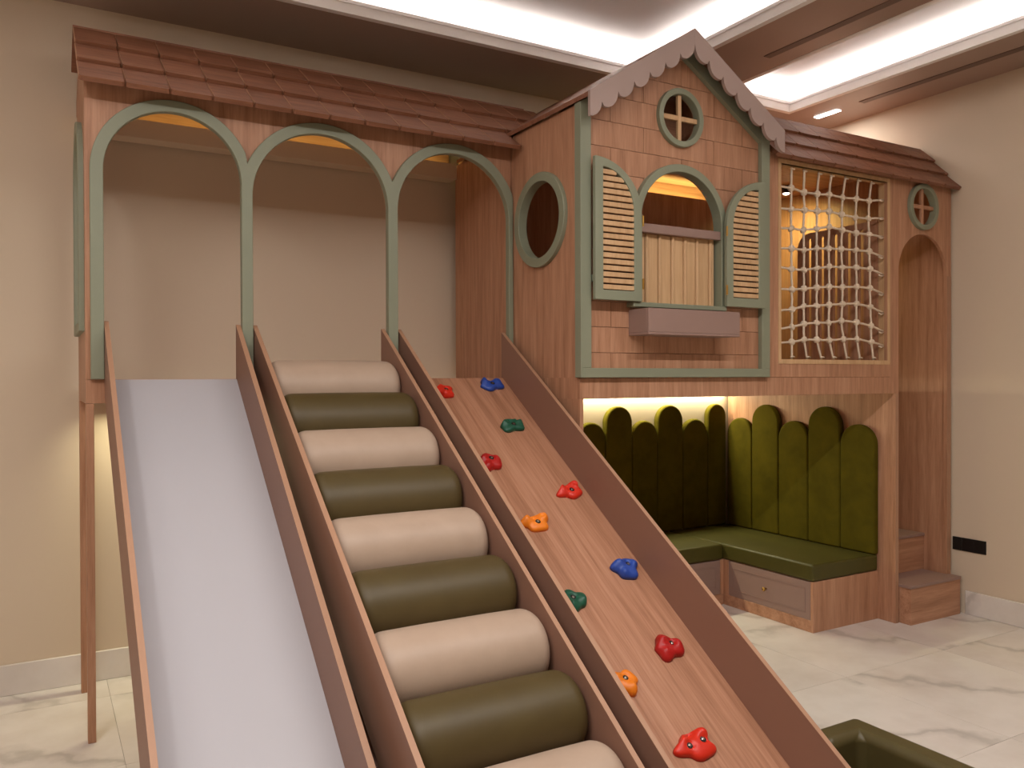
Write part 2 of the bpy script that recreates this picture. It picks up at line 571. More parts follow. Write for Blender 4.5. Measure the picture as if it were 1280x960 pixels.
def shingle_roof(owner, x0, x1s, eave, ridge, rows, wd, offs, th=.020, gap=.0015, edge=None):
    (ye, ze), (yr_, zr) = eave, ridge
    L = math.hypot(yr_ - ye, zr - ze)
    ang = math.atan2(zr - ze, yr_ - ye)
    ux, uz = math.cos(ang), math.sin(ang)
    ya_, za_ = ye + .045 * ux, ze + .045 * uz
    rf = bpy.data.objects.new('roof', pydata('roof', [
        (x0 + .003, ya_ + .012 * uz, za_ - .012 * ux), (x1s[0] - .003, ya_ + .012 * uz, za_ - .012 * ux), (x1s[-1] - .003, yr_, zr - .016), (x0 + .003, yr_, zr - .016),
        (x0 + .003, ya_, za_), (x1s[0] - .003, ya_, za_), (x1s[-1] - .003, yr_, zr), (x0 + .003, yr_, zr)], BOXF))
    COL.objects.link(rf)
    rf.data.materials.append(MATS['shingle_wood'])
    rf.parent = owner
    rf.location = -Vector(owner.location)
    cache = {}
    starts = [0, .315 * L, .64 * L, L]
    for r_ in range(rows):
        xs = [x0]
        x = x0 + (wd * offs[r_] if offs[r_] else wd)
        while x < x1s[r_] - .03:
            xs.append(x)
            x += wd
        xs.append(x1s[r_])
        for a, b2 in zip(xs[:-1], xs[1:]):
            key = (round(b2 - a, 3), r_)
            if key not in cache:
                cache[key] = shingle_me('shingle', b2 - a - gap, starts[r_ + 1] - starts[r_] + (0 if r_ == rows - 1 else .03), th, edge=edge)
            o = bpy.data.objects.new('shingle', cache[key])
            COL.objects.link(o)
            o.parent = rf
            u = starts[r_]
            o.location = (a + gap / 2, ye + u * math.cos(ang), ze + u * math.sin(ang))
            o.rotation_euler = (ang - .018, 0, 0)
    return rf


box('valance', XL + .019, XH - .005, 4.430, 4.438, 2.690, 2.780, 'wall_paint', ar, bev=0)
box('valance_shelf', XL + .019, XH - .005, 4.4385, 4.540, 2.690, 2.700, 'wall_paint', ar, bev=0)
rf = shingle_roof(ar, .140, [2.168, 2.42, 2.58], (3.66, 2.680), (4.20, 3.090), 3, .1695, (0, 0, 0), gap=.001, edge='edge_band')
link('rear_slope', pydata('rear_slope', [(.140, 4.19, 3.078), (2.5, 4.19, 3.078), (2.5, 4.39, 2.945), (.140, 4.39, 2.945),
                                         (.140, 4.19, 3.094), (2.5, 4.19, 3.094), (2.5, 4.40, 2.960), (.140, 4.40, 2.960)], BOXF), 'shingle_wood', rf)

# ------------------------------------------------------------------ gabled house
RF_Y = 3.034
GX0, GX1, GXC = 2.160, 3.412, 2.786          # roof ends and apex
GZ0, GZA = 2.799, 3.206
roofz = lambda x: GZA - (GZA - GZ0) / (GXC - GX0) * abs(x - GXC)
ho = thing('gabled_playhouse', (2.786, 3.8, 0), 'wooden gabled playhouse with sage frame, open shutters and scalloped mauve bargeboards', 'playhouse')
# left side wall with the round porthole
ph = (3.485, 2.287)
prism('side_wall', [[(YH + .020, ZD), (YR, ZD), (YR, 2.775), (YH + .020, 2.775)], circle(ph[0], ph[1], .195)], 'X', XH, XH + .02, 'wood_up', ho)
prism('side_wall', [[(YH + .020, ZB), (YR, ZB), (YR, ZD), (YH + .020, ZD)]], 'X', XH, XH + .02, 'wood_up', ho)
prism('side_wall', [[(YH, 0), (YR, 0), (YR, ZB), (YH, ZB)]], 'X', XH, XH + .02, 'wood_up', ho)
prism('porthole_trim', [circle(ph[0], ph[1], .236, 56), list(reversed(circle(ph[0], ph[1], .190, 56)))], 'X', XH - .022, XH + .030, 'sage', ho, bev=.004, seg=2)
# front wall: backing, then planks with grooves
WCX, WTOP, WZB = 2.783, 2.522, 1.862
RWC = (2.786, 2.796)
gpoly = [(XH + .002, ZD), (3.394, ZD), (3.394, roofz(3.394) - .03), (GXC, GZA - .03), (XH + .002, roofz(XH + .002) - .03)]
wh = arch(WCX, .263, WZB, WTOP)
prism('wall_backing', [gpoly, list(reversed(wh)), list(reversed(circle(RWC[0], RWC[1], .118)))], 'Y', YH + .014, YH + .026, 'wood_up', ho)


def clip_poly(poly, a, b_, c):
    """keep a*x + b*z <= c"""
    out = []
    for i in range(len(poly)):
        p, q = poly[i], poly[(i + 1) % len(poly)]
        dp, dq = a * p[0] + b_ * p[1] - c, a * q[0] + b_ * q[1] - c
        if dp <= 0:
            out.append(p)
        if dp * dq < 0:
            t_ = dp / (dp - dq)
            out.append((p[0] + (q[0] - p[0]) * t_, p[1] + (q[1] - p[1]) * t_))
    return out


cut1 = link('cut', prism_me('cut', [arch(WCX, .2635, WZB - .004, WTOP + .0005)], 'Y', YH - .1, YH + .1), None)
cut2 = link('cut', prism_me('cut', [circle(*RWC, .1185)], 'Y', YH - .1, YH + .1), None)
planks = []
sl = (GZA - GZ0) / (GXC - GX0)
for r_ in range(-9, 6):
    z0, z1 = 2.594 + .122 * r_, 2.594 + .122 * (r_ + 1)
    z0 = max(z0, ZD + .03)
    if z1 - z0 < .02:
        continue
    joints = [2.19] + [x for x in ((2.36, 2.80, 3.22) if r_ % 2 else (2.56, 3.02))] + [3.390]
    for a, b2 in zip(joints[:-1], joints[1:]):
        pl = [(a + .0012, z0 + .0012), (b2 - .0012, z0 + .0012), (b2 - .0012, z1 - .0012), (a + .0012, z1 - .0012)]
        pl = clip_poly(pl, -sl, 1, GZA - .035 - sl * GXC)
        pl = clip_poly(pl, sl, 1, GZA - .035 + sl * GXC) if len(pl) > 2 else pl
        pl = clean(pl) if len(pl) > 2 else pl
        if len(pl) < 3:
            continue
        o = prism('plank', [pl], 'Y', YH, YH + .0135, 'wood_up', ho)
        if b2 > WCX - .27 and a < WCX + .27 and z1 > WZB - .01 and z0 < RWC[1] + .12:
            boolean_cut(o, [cut1, cut2])
            planks.append(o)
apply_mods(planks)
for c in (cut1, cut2):
    bpy.data.objects.remove(c)
for o in planks:
    if not len(o.data.polygons):
        bpy.data.objects.remove(o)
# sage frame round the front wall (two posts, sill rail, two rakes, one return on the side wall)
FY0 = YH - .030
prism('frame_post', [[(2.175, 1.545), (2.227, 1.545), (2.227, roofz(2.227) - .032), (2.175, roofz(2.175) - .032)]], 'Y', FY0, YH - .0005, 'sage', ho, bev=.002)
prism('frame_post', [[(3.337, 1.545), (3.397, 1.545), (3.397, roofz(3.397) - .032), (3.337, roofz(3.337) - .032)]], 'Y', FY0, YH - .0005, 'sage', ho, bev=.002)
box('frame_rail', 2.175, 3.397, FY0, YH - .0005, ZD, 1.545, 'sage', ho, bev=.002)
box('frame_return', 2.1665, 2.1795, FY0, 3.172, ZD, 2.775, 'sage', ho, bev=.002)
for s in (-1, 1):
    xa, xb = GXC, (2.2275 if s < 0 else 3.3365)
    prism('frame_rake', [[(xa, GZA - .034), (xb, roofz(xb) - .034), (xb, roofz(xb) - .10), (xa, GZA - .10)]], 'Y', FY0 + .002, YH - .0005, 'sage', ho)
# arched window trim and porthole of the gable
prism('window_trim', [arch(WCX, .300, WZB, WTOP + .038, 40) + list(reversed(arch(WCX, .262, WZB, WTOP, 40)))], 'Y', FY0 - .002, YH + .030, 'sage', ho, bev=.002)
wt = prism('gable_window', [circle(RWC[0], RWC[1], .146, 56), list(reversed(circle(RWC[0], RWC[1], .116, 56)))], 'Y', YH - .024, YH + .022, 'sage', ho, bev=.004, seg=2)
box('glazing_bar', RWC[0] - .0115, RWC[0] + .0115, YH - .006, YH + .010, RWC[1] - .1155, RWC[1] + .1155, 'pale_wood', wt, bev=.001)
for s in (-1, 1):
    box('glazing_bar', *(sorted((RWC[0] + s * .1155, RWC[0] + s * .0117))), YH - .006, YH + .010, RWC[1] - .012, RWC[1] + .012, 'pale_wood', wt, bev=.001)
box('window_sill', 2.455, 3.058, YH - .055, YH + .030, 1.838, 1.8615, 'sage', ho, bev=.003)
# planter box under the window
pb = box('planter_box', 2.466, 3.052, 3.002, YH - .0005, 1.702, 1.714, 'mauve', ho)
pf = [('panel', 2.466, 3.052, 3.002, 3.014, 1.7145, 1.826), ('panel', 2.466, 2.478, 3.0145, YH - .0005, 1.7145, 1.826), ('panel', 3.040, 3.052, 3.0145, YH - .0005, 1.7145, 1.826)]
for p_ in pf:
    box(*p_, 'mauve', pb, bev=.001)
# guard in the window opening
gd = box('guard_rail', 2.5225, 3.0435, 3.126, 3.150, 2.205, 2.248, 'mauve', ho, bev=.002)
gx = [2.523, 2.586, 2.668, 2.751, 2.833, 2.914, 3.003, 3.043]
for i in range(len(gx) - 1):
    box('guard_slat', gx[i] + .0145, gx[i + 1] - .012, 3.164, 3.176, WZB + .001, 2.2045, 'pale_wood', gd, bev=.001)
for x in gx[1:-1]:
    prism('guard_bead', [arc(x + .002, 3.168, .0105, .014, PI, 2 * PI, 10)], 'Z', WZB + .001, 2.2045, 'pale_wood', gd)
# louvred shutters with a quarter-round top
for side in (-1, 1):
    xo, xi = (2.221, 2.494) if side < 0 else (3.318, 3.045)        # outer straight edge, inner edge
    z0, zt, zs_ = 1.862, 2.524, 2.275
    sg = 1 if xi > xo else -1
    wS = abs(xi - xo)
    q = lambda ins, n=20: ([(xo + sg * ins, z0 + ins), (xi - sg * ins, z0 + ins)] +
                           [(xo + sg * (ins + (wS - 2 * ins) * math.cos(a)), zs_ + (zt - zs_ - ins) * math.sin(a)) for a in [PI / 2 * i / n for i in range(n + 1)]])
    y0 = 3.082
    sh = prism('shutter', [q(0), list(reversed(q(.046)))], 'Y', y0, y0 + .022, 'sage', ho, bev=.002)
    pitch = .0297
    for k in range(20):
        zc = 1.908 + pitch * k + .004
        zh = zc + pitch - .008
        if zh > zt - .046 + .012:
            break
        f_ = (zh - .006 - zs_) / (zt - zs_ - .046)
        wk = (wS - .092) * (math.sqrt(max(0, 1 - f_ * f_)) if f_ > 0 else 1) + .010
        if f_ >= .98:
            break
        xa, xb = sorted((xo + sg * .042, xo + sg * (.046 + wk)))
        box('slat', xa, xb, y0 + .004, y0 + .019, zc, zh, 'pale_wood', sh, bev=.001)
    prism('louvre_shade', [q(.040)], 'Y', y0 + .0192, y0 + .0215, 'gap_shade', sh)  # dark sheet that paints the shade seen between the slats
    for zz in (1.92, 2.22):
        hx = xi + sg * .004
        link('hinge', lathe_me('hinge', [(.005, 0), (.005, .05)], (hx, y0 - .003, zz), (0, 0, 1), 10), 'brass', sh)
    box('standoff', *(sorted((xo + sg * .01, xo + sg * .035))), y0 + .0225, YH - .0005, 1.95, 1.98, 'sage', sh, bev=0)
# roof of the house
th = .022
for s in (-1, 1):
    xe = GX0 if s < 0 else GX1
    prism('roof_slab', [[(GXC, GZA - .002), (xe, roofz(xe) - .002), (xe, roofz(xe) - .002 - th), (GXC, GZA - .002 - th)]], 'Y', RF_Y + .0185, 4.40, 'shingle_wood', ho)
# scalloped bargeboards
cusp = [2.225 + .0935 * i for i in range(7)]
cusp[-1] = GXC
offz = lambda x: roofz(x) - .0865 + .008 * (x - 2.225) / .56
for s in (-1, 1):
    out = [(GXC, GZA), (GX0, roofz(GX0)), (GX0, 2.683)]
    # end tab
    x1, z1 = cusp[0], offz(cusp[0])
    for i in range(1, 9):
        a = PI / 2 * i / 8
        out.append((GX0 + (x1 - GX0) * math.sin(a) ** 1.0, 2.683 + (z1 - 2.683) * (1 - math.cos(a))))
    for a, b2 in zip(cusp[:-1], cusp[1:]):
        za, zb = offz(a), offz(b2)
        for i in range(1, 13):
            t_ = i / 12
            bulge = .040 * math.sqrt(max(0, 1 - (2 * t_ - 1) ** 2))
            out.append((a + (b2 - a) * t_ + .012 * math.sin(PI * t_), za + (zb - za) * t_ - bulge))
    if s > 0:
        out = [(2 * GXC - x, z) for x, z in out]
    out = [(x + s * .0004, z) for x, z in out]
    prism('bargeboard', [out], 'Y', RF_Y, RF_Y + .018, 'bargeboard_mauve', ho)
box('back_panel', XH + .021, 3.4195, YR - .018, YR, ZD, ZI - .001, 'wood_up', ho)
box('house_deck', XH + .021, 3.42, YH + .027, YR, 1.452, ZD - .001, 'wood_along', ho)
box('attic_floor', 2.60, 2.97, YH + .036, 3.34, 2.640, 2.652, 'wood_along', ho, bev=0)
box('attic_panel', 2.60, 2.97, 3.341, 3.353, 2.640, 2.99, 'wood_along', ho, bev=0)
for xa in (2.588, 2.971):
    box('attic_panel', xa, xa + .011, YH + .036, 3.353, 2.640, 2.99, 'wood_along', ho, bev=0)
box('house_ceiling', XH + .021, 3.42, 3.355, YR, ZI, ZI + .018, 'wood_along', ho)

# ------------------------------------------------------------------ lookout with the rope net
NX0, NX1 = 3.398, 4.4455
lk = thing('net_lookout', (3.95, YH, 0), 'wooden lookout room beside gabled house with shingled lean roof and pale net frame', 'playhouse')
prism('front_panel', [[(NX0, ZD), (NX1, ZD), (NX1, 2.715), (NX0, 2.715)], [(3.512, 1.598), (3.512, 2.668), (4.421, 2.668), (4.421, 1.598)]], 'Y', YH, YH + .02, 'wood_up', lk)
prism('net_frame', [[(3.490, 1.573), (4.444, 1.573), (4.444, 2.690), (3.490, 2.690)], [(3.511, 1.598), (3.511, 2.668), (4.422, 2.668), (4.422, 1.598)]], 'Y', YH - .004, YH + .060, 'pale_wood', lk)
# long beam below house and lookout
box('beam', XH, 3.40, YH, YH + .02, ZB, ZD - .002, 'wood_up', ho, bev=.001)
box('beam', 3.402, 4.4455, YH, YH + .02, ZB, ZD - .002, 'wood_up', lk, bev=.001)
box('back_panel', 3.4205, 4.4455, YR - .018, YR, ZD, ZI, 'wood_up', lk)
box('rear_header', 3.4205, 4.4455, 4.541, 4.553, 2.70, 2.888, 'wood_along', lk, bev=0)
box('led_shelf', 3.4205, 4.4455, YR + .001, 4.540, 2.70, 2.71, 'wood_along', lk, bev=0)
box('lookout_deck', 3.421, 4.44, YH + .061, YR, 1.452, ZD - .001, 'wood_along', lk)
box('lookout_ceiling', 3.421, 4.4455, 3.36, 4.553, 2.889, 2.903, 'wood_along', lk, bev=0)
# guard panel towards the stairs: upright slots with round heads
gp = [(3.82, ZD), (3.82, 2.35)] + arc(3.72, 2.35, .10, .10, 0, PI / 2, 8)[1:] + [(3.215, 2.45), (3.215, ZD)]
slots = []
for yc in (3.724, 3.623, 3.520, 3.421, 3.328):
    zt = 2.416
    slots.append([(yc - .017, 1.60), (yc + .017, 1.60)] + arc(yc, zt - .017, .017, .017, 0, PI, 8))
prism('slotted_guard', [gp] + slots, 'X', 4.415, 4.437, 'wood_up', lk)
rf2 = shingle_roof(lk, 3.42, [5.072] * 3, (3.099, 2.681), (3.372, 3.005), 3, .170, (.68, .42, .16), th=.021)
link('rear_slope', pydata('rear_slope', [(3.42, 3.372, 2.980), (5.072, 3.372, 2.980), (5.072, 3.44, 2.905), (3.42, 3.44, 2.905),
                                         (3.42, 3.372, 3.003), (5.072, 3.372, 3.003), (5.072, 3.45, 2.920), (3.42, 3.45, 2.920)], BOXF), 'shingle_wood', rf2)

# rope net
YN = YH + .028
SC, OX, OY = 300 / 847, 940, 130
NET = [
    [(103, 290), (138, 297), (183, 312), (230, 318), (272, 320), (320, 330), (368, 335), (413, 342), (468, 340)],
    [(103, 370), (138, 372), (185, 375), (230, 378), (272, 379), (316, 390), (365, 401), (411, 404), (468, 404)],
    [(103, 438), (138, 440), (181, 445), (228, 440), (272, 433), (318, 445), (367, 456), (413, 460), (468, 470)],
    [(103, 510), (139, 510), (183, 516), (228, 510), (270, 510), (314, 512), (366, 516), (413, 520), (468, 540)],
    [(103, 575), (139, 583), (183, 586), (228, 580), (272, 574), (318, 577), (368, 577), (416, 582), (468, 603)],
    [(103, 653), (141, 655), (183, 652), (228, 648), (272, 645), (319, 646), (369, 645), (416, 650), (469, 670)],
    [(103, 730), (141, 725), (181, 714), (228, 712), (272, 709), (319, 706), (368, 705), (417, 716), (469, 737)],
    [(103, 795), (141, 787), (183, 776), (228, 772), (270, 772), (315, 765), (368, 770), (420, 783), (469, 802)],
    [(103, 845), (140, 840), (183, 832), (228, 832), (272, 834), (322, 830), (370, 830), (421, 840), (469, 852)]]
TOP = [(140, 222), (184, 236), (237, 240), (280, 250), (330, 258), (375, 264), (422, 270)]
BOT = [(140, 899), (195, 899), (245, 900), (288, 900), (335, 899), (380, 899), (428, 900)]
npt = lambda p: unproject_y(OX + p[0] * SC, OY + p[1] * SC, YN)
net = thing('rope_net', (3.96, YN, 1.6), 'white knotted rope climbing net stretched in a pale wooden frame', 'rope net')
knot_me = None
bmk = bmesh.new()
bmesh.ops.create_icosphere(bmk, subdivisions=2, radius=.0205)
for v_ in bmk.verts:
    v_.co.y *= .75
knot_me = bpy.data.meshes.new('knot')
bmk.to_mesh(knot_me)
bmk.free()
knot_me.materials.append(MATS['rope'])
knot_me.polygons.foreach_set('use_smooth', [True] * len(knot_me.polygons))


def bend(pts):
    out = []
    for i in range(len(pts) - 1):
        for k in range(4):
            t_ = k / 4
            p = pts[i].lerp(pts[i + 1], t_)
            out.append(p + Vector((random.uniform(-1, 1), random.uniform(-1, 1), random.uniform(-1, 1))) * .0012)
    return out + [pts[-1]]


def rope(name, pts):
    link(name, tube_me(name, bend(pts), .0064, 7), 'rope', net, smooth=True)


for row in NET:
    p3 = [npt(p) for p in row]
    p3[0].x, p3[-1].x = 3.5125, 4.4205
    rope('cross_rope', p3)
    e = p3[-1]
    link('rope_tail', tube_me('rope_tail', [e + Vector((-.004, -.006, -.006)), e + Vector((-.03, -.010, -.012)), e + Vector((-.05, -.008, -.006))], .0048, 6), 'rope', net, smooth=True)
for j in range(7):
    p3 = [npt(TOP[j])] + [npt(r_[j + 1]) for r_ in NET] + [npt(BOT[j])]
    p3[0].z, p3[-1].z = 2.667, 1.599
    rope('upright_rope', p3)
    for e, dz in ((p3[0], -.012), (p3[-1], .012)):
        link('rope_tail', tube_me('rope_tail', [e + Vector((-.016, -.006, dz)), e + Vector((0, -.009, dz * 1.2)), e + Vector((.016, -.006, dz))], .005, 6), 'rope', net, smooth=True)
for row in NET:
    for p in row[1:-1]:
        o = bpy.data.objects.new('knot', knot_me)
        COL.objects.link(o)
        o.parent = net
        o.location = npt(p) - Vector(net.location)
        o.rotation_euler = (random.random() * 3, random.random() * 3, random.random() * 3)

# round spot lamp under the lookout ceiling
SP = Vector((4.724, 4.190, 2.8888))
sp = thing('ceiling_spot', SP, 'small glowing round spot lamp on the ceiling behind the rope net', 'spot lamp')
link('lamp_body', lathe_me('lamp_body', [(.030, 0), (.030, .045), (.026, .05)], SP - Vector((0, 0, .0505)), (0, 0, 1), 20), 'black_plastic', sp, smooth=False)
link('lamp_lens', lathe_me('lamp_lens', [(.004, -.012), (.018, -.008), (.024, -.001), (.024, 0)], SP - Vector((0, 0, .051)), (0, 0, 1), 20), 'lamp_warm', sp, smooth=True)
ld = bpy.data.lights.new('ceiling_spot_light', 'SPOT')
ld.energy, ld.color, ld.spot_size, ld.spot_blend, ld.shadow_soft_size = 26, (1, .92, .36), math.radians(168), 1.0, .02
lo = bpy.data.objects.new('ceiling_spot_light', ld)
COL.objects.link(lo)
lo.location = SP - Vector((0, 0, .07))
lo.rotation_euler = Vector((-.25, -.25, 1.0)).to_track_quat('Z', 'Y').to_euler()

# ------------------------------------------------------------------ stair tower at the right wall
st = thing('stair_tower', (4.76, YH, 0), 'wooden stair tower with arched doorway and small round window by wall', 'playhouse')
DXC, DHW, DT = 4.773, .2435, 2.386
outp = [(4.4465, ZB), (4.4465, 2.715), (XE, 2.715), (XE, 0)] + arch(DXC, DHW, 0, DT, 28) + [(4.5005, 0), (4.5005, ZB)]
SWC = (4.757, 2.552)
prism('front_panel', [outp, circle(*SWC, .114)], 'Y', YH, YH + .02, 'wood_up', st)
sw = prism('round_window', [circle(SWC[0], SWC[1], .143, 56), list(reversed(circle(SWC[0], SWC[1], .112, 56)))], 'Y', YH - .024, YH + .022, 'sage', st, bev=.004, seg=2)
box('glazing_bar', SWC[0] - .011, SWC[0] + .011, YH - .006, YH + .010, SWC[1] - .1115, SWC[1] + .1115, 'wood_up', sw, bev=.001)
for s in (-1, 1):
    box('glazing_bar', *(sorted((SWC[0] + s * .1115, SWC[0] + s * .0112))), YH - .006, YH + .010, SWC[1] - .0115, SWC[1] + .0115, 'wood_up', sw, bev=.001)
box('edge_strip', 4.5005, 4.529, YH - .0015, YH - .0002, 0.0, ZB - .002, 'edge_band', st, bev=0)
box('edge_strip', 5.018, XE, YH - .0015, YH - .0002, .262, 2.14, 'edge_band', st, bev=0)
box('inner_wall', 4.5005, 4.5285, YH + .021, YB - .016, 0, ZB - .002, 'wood_up', st)
prism('outer_wall', [[(YH + .021, 0), (YB - .016, 0), (YB - .016, 2.888), (3.29, 2.888), (YH + .021, 2.735)]], 'X', 5.040, XE, 'wood_up', st)
box('rear_wall', 4.53, 5.039, YB - .034, YB - .016, 0, 2.888, 'wood_up', st)
box('tower_ceiling', 4.4465, XE, 3.36, YB - .016, 2.889, 2.903, 'wood_along', st, bev=0)
y_ = [3.075, 3.322, 3.569, 3.816, 4.063]
for k, yk in enumerate(y_):
    zt = .239 + .2345 * k
    x0 = 4.540 if k == 0 else 4.531
    yend = y_[k + 1] - .001 if k + 1 < len(y_) else 4.53
    if k == 0:
        box('step', 4.540, 5.0385, yk, YH - .0020, 0, zt - .019, 'wood_along', st)
        box('step', 4.540, 5.0155, YH - .0015, yend, 0, zt - .019, 'wood_along', st)
        tr_ = prism('tread', [[(4.531, yk - .006), (5.0395, yk - .006), (5.0395, YH - .002), (5.0155, YH - .002), (5.0155, yend), (4.531, yend)]], 'Z', zt - .0185, zt, 'mauve', st, bev=.002)
    else:
        box('step', x0, 5.039, yk, yend, 0, zt - .019, 'wood_along', st)
        box('tread', x0, 5.039, yk - .006, yend - .006, zt - .0185, zt, 'mauve', st, bev=.002)

# ------------------------------------------------------------------ bench in the nook
XB0, XB1, YB1, YBI = 3.912, 4.4995, 3.272, 3.994
ZSB, ZSC = .298, .400
rb = thing('bench_cabinet', (4.2, 3.8, 0), 'low wooden bench cabinet with mauve drawer and brass knob along nook side wall', 'bench')
box('body', XB0 + .016, XB1, YB1 + .020, YB - .016, .0, ZSB, 'wood_along', rb)
box('end_panel', XB0, XB1, YB1, YB1 + .019, 0, ZSB, 'wood_up', rb)
box('plinth', XB0, XB0 + .0155, YB1 + .0195, YBI, 0, .070, 'wood_along', rb)
box('corner_post', XB0, XB0 + .0155, 3.952, YBI + .02, .0705, ZSB, 'wood_up', rb)


def drawer(owner, axis, a0, a1, z0, z1, face):
    """routed drawer front; axis 'X' = face looks along -X at x = face, 'Y' = along -Y"""
    ins, dep = .038, .004
    if axis == 'X':
        d = box('drawer', face, face + .0145, a0, a1, z0, z1, 'mauve', owner, bev=.001)
        ring = [[(a0 + ins, z0 + ins), (a1 - ins, z0 + ins), (a1 - ins, z1 - ins), (a0 + ins, z1 - ins)],
                [(a0 + ins + .006, z0 + ins + .006), (a0 + ins + .006, z1 - ins - .006), (a1 - ins - .006, z1 - ins - .006), (a1 - ins - .006, z0 + ins + .006)]]
        prism('bead', ring, 'X', face - .003, face - .0002, 'mauve', d, bev=0)
        c, ax = (face, (a0 + a1) / 2 + .01, (z0 + z1) / 2), (-1, 0, 0)
    else:
        d = box('drawer', a0, a1, face, face + .0145, z0, z1, 'mauve', owner, bev=.001)
        ring = [[(a0 + ins, z0 + ins), (a1 - ins, z0 + ins), (a1 - ins, z1 - ins), (a0 + ins, z1 - ins)],
                [(a0 + ins + .006, z0 + ins + .006), (a0 + ins + .006, z1 - ins - .006), (a1 - ins - .006, z1 - ins - .006), (a1 - ins - .006, z0 + ins + .006)]]
        prism('bead', ring, 'Y', face - .003, face - .0002, 'mauve', d, bev=0)
        c, ax = ((a0 + a1) / 2, face, (z0 + z1) / 2), (0, -1, 0)
    link('knob', lathe_me('knob', [(.006, 0), (.005, .012), (.012, .018), (.013, .024), (.008, .029), (.002, .030)], c, ax, 18), 'brass', d, smooth=True)


drawer(rb, 'X', YB1 + .021, 3.950, .0715, ZSB - .004, XB0 + .001)
lb = thing('bench_cabinet', (3.0, 4.2, 0), 'low wooden bench cabinet with mauve drawers along back wall of nook, behind ramp', 'bench')
box('body', XH + .021, XB0 + .015, YBI + .021, YB - .016, 0, ZSB, 'wood_along', lb)
box('plinth', XH + .021, XB0 - .001, YBI, YBI + .0205, 0, .070, 'wood_along', lb)
for a0, a1 in ((2.24, 2.79), (2.80, 3.34), (3.35, 3.880)):
    drawer(lb, 'Y', a0, a1, .0715, ZSB - .004, YBI + .001)
box('corner_post', 3.882, XB0 - .001, YBI, YBI + .0205, .0705, ZSB, 'wood_up', lb)
tag(box('seat_cushion', XB0 - .004, XB1 - .001, YB1 - .003, YB - .02, ZSB + .001, ZSC, 'seat_leather', None, bev=.016, seg=3),
    'long olive leather seat cushion on the nook bench with an exposed end', 'cushion', 'nook seat cushions')
tag(box('seat_cushion', XH + .022, XB0 - .007, YBI - .004, YB - .02, ZSB + .001, ZSC, 'seat_leather', None, bev=.016, seg=3),
    'olive leather seat cushion on the back wall bench, running behind the climbing ramp', 'cushion', 'nook seat cushions')


def back_cushion(axis, a0, a1, top, f0, f1, label, group):
    hw = (a1 - a0) / 2 - .001
    c = (a0 + a1) / 2
    out = [(c + hw, ZSC + .001), *arc(c, top - hw, hw, hw, 0, PI, 22), (c - hw, ZSC + .001)]
    o = prism('back_cushion', [out], axis, f0, f1, 'velvet', None, bev=.014, seg=3)
    tag(o, label, 'cushion', group)
    return o


ed = [2.206, 2.409, 2.641, 2.873, 3.105, 3.337, 3.567, 3.789, 4.027, 4.265, 4.449]
ORD = ['first', 'second', 'third', 'fourth', 'fifth', 'sixth', 'seventh', 'eighth', 'ninth', 'tenth']
ed[-1] = 4.4975
for i in range(10):
    a0, a1 = ed[i], min(ed[i + 1], 4.449 + .0)
    tall = i % 2 == 1
    n_ = 9 - i
    a1b = ed[i + 1] if i < 9 else 4.4495
    back_cushion('Y', a0, a1b, 1.302 if tall else 1.197, 4.513, YB - .002,
                 '%s dark olive velvet cushion, %s from nook corner along the back wall' % ('tall' if tall else 'short', ORD[n_]),
                 'velvet cushions on the back wall of the nook')
er = [4.512, 4.268, 4.022, 3.768, 3.513, 3.262]
for i in range(5):
    tall = i % 2 == 1
    back_cushion('X', er[i + 1], er[i], 1.305 if tall else 1.201, 4.450, XB1 - .001,
                 '%s olive velvet cushion, %s from nook corner along the wooden side wall' % ('tall' if tall else 'short', ORD[i]),
                 'velvet cushions on the side wall of the nook')

# ------------------------------------------------------------------ slide, roller climber and climbing ramp


def side_board(owner, x0, x1, s, up=.240, down=.055, yend=None):
    y0 = YA + .012
    zt, zb = ZD + up, ZD - down
    yl = y0 - (zb) / s                     # lower edge meets the floor
    ye = yend
    ztop_end = zt - s * (y0 - ye)
    pl = [(y0, zt), (y0, zb), (yl, 0), (ye, 0), (ye, max(ztop_end, .03))]
    o = prism('side_board', [pl], 'X', x0, x1, 'board_brown', owner)
    # lighter edge band on the sloping top
    n = Vector((0, -s, 1)).normalized() * .0012
    a, b2 = Vector((0, y0, zt)), Vector((0, ye, max(ztop_end, .03)))
    vs_ = [(x0, a.y, a.z + .0002), (x1, a.y, a.z + .0002), (x1, b2.y, b2.z + .0002), (x0, b2.y, b2.z + .0002)]
    vs_ += [(x_, y_ + n.y, z_ + n.z) for (x_, y_, z_) in vs_]
    link('edge_band', pydata('edge_band', vs_, BOXF), 'edge_band', o)


def sloped_plate(name, owner, x0, x1, s, z_off, th_, mat, yend, runout=.0):
    y0 = YA - .004
    z0 = ZD + z_off
    pl = [(y0, z0), (y0, z0 - th_), (yend, z0 - th_ - s * (y0 - yend)), (yend, z0 - s * (y0 - yend))]
    return prism(name, [pl], 'X', x0, x1, mat, owner)


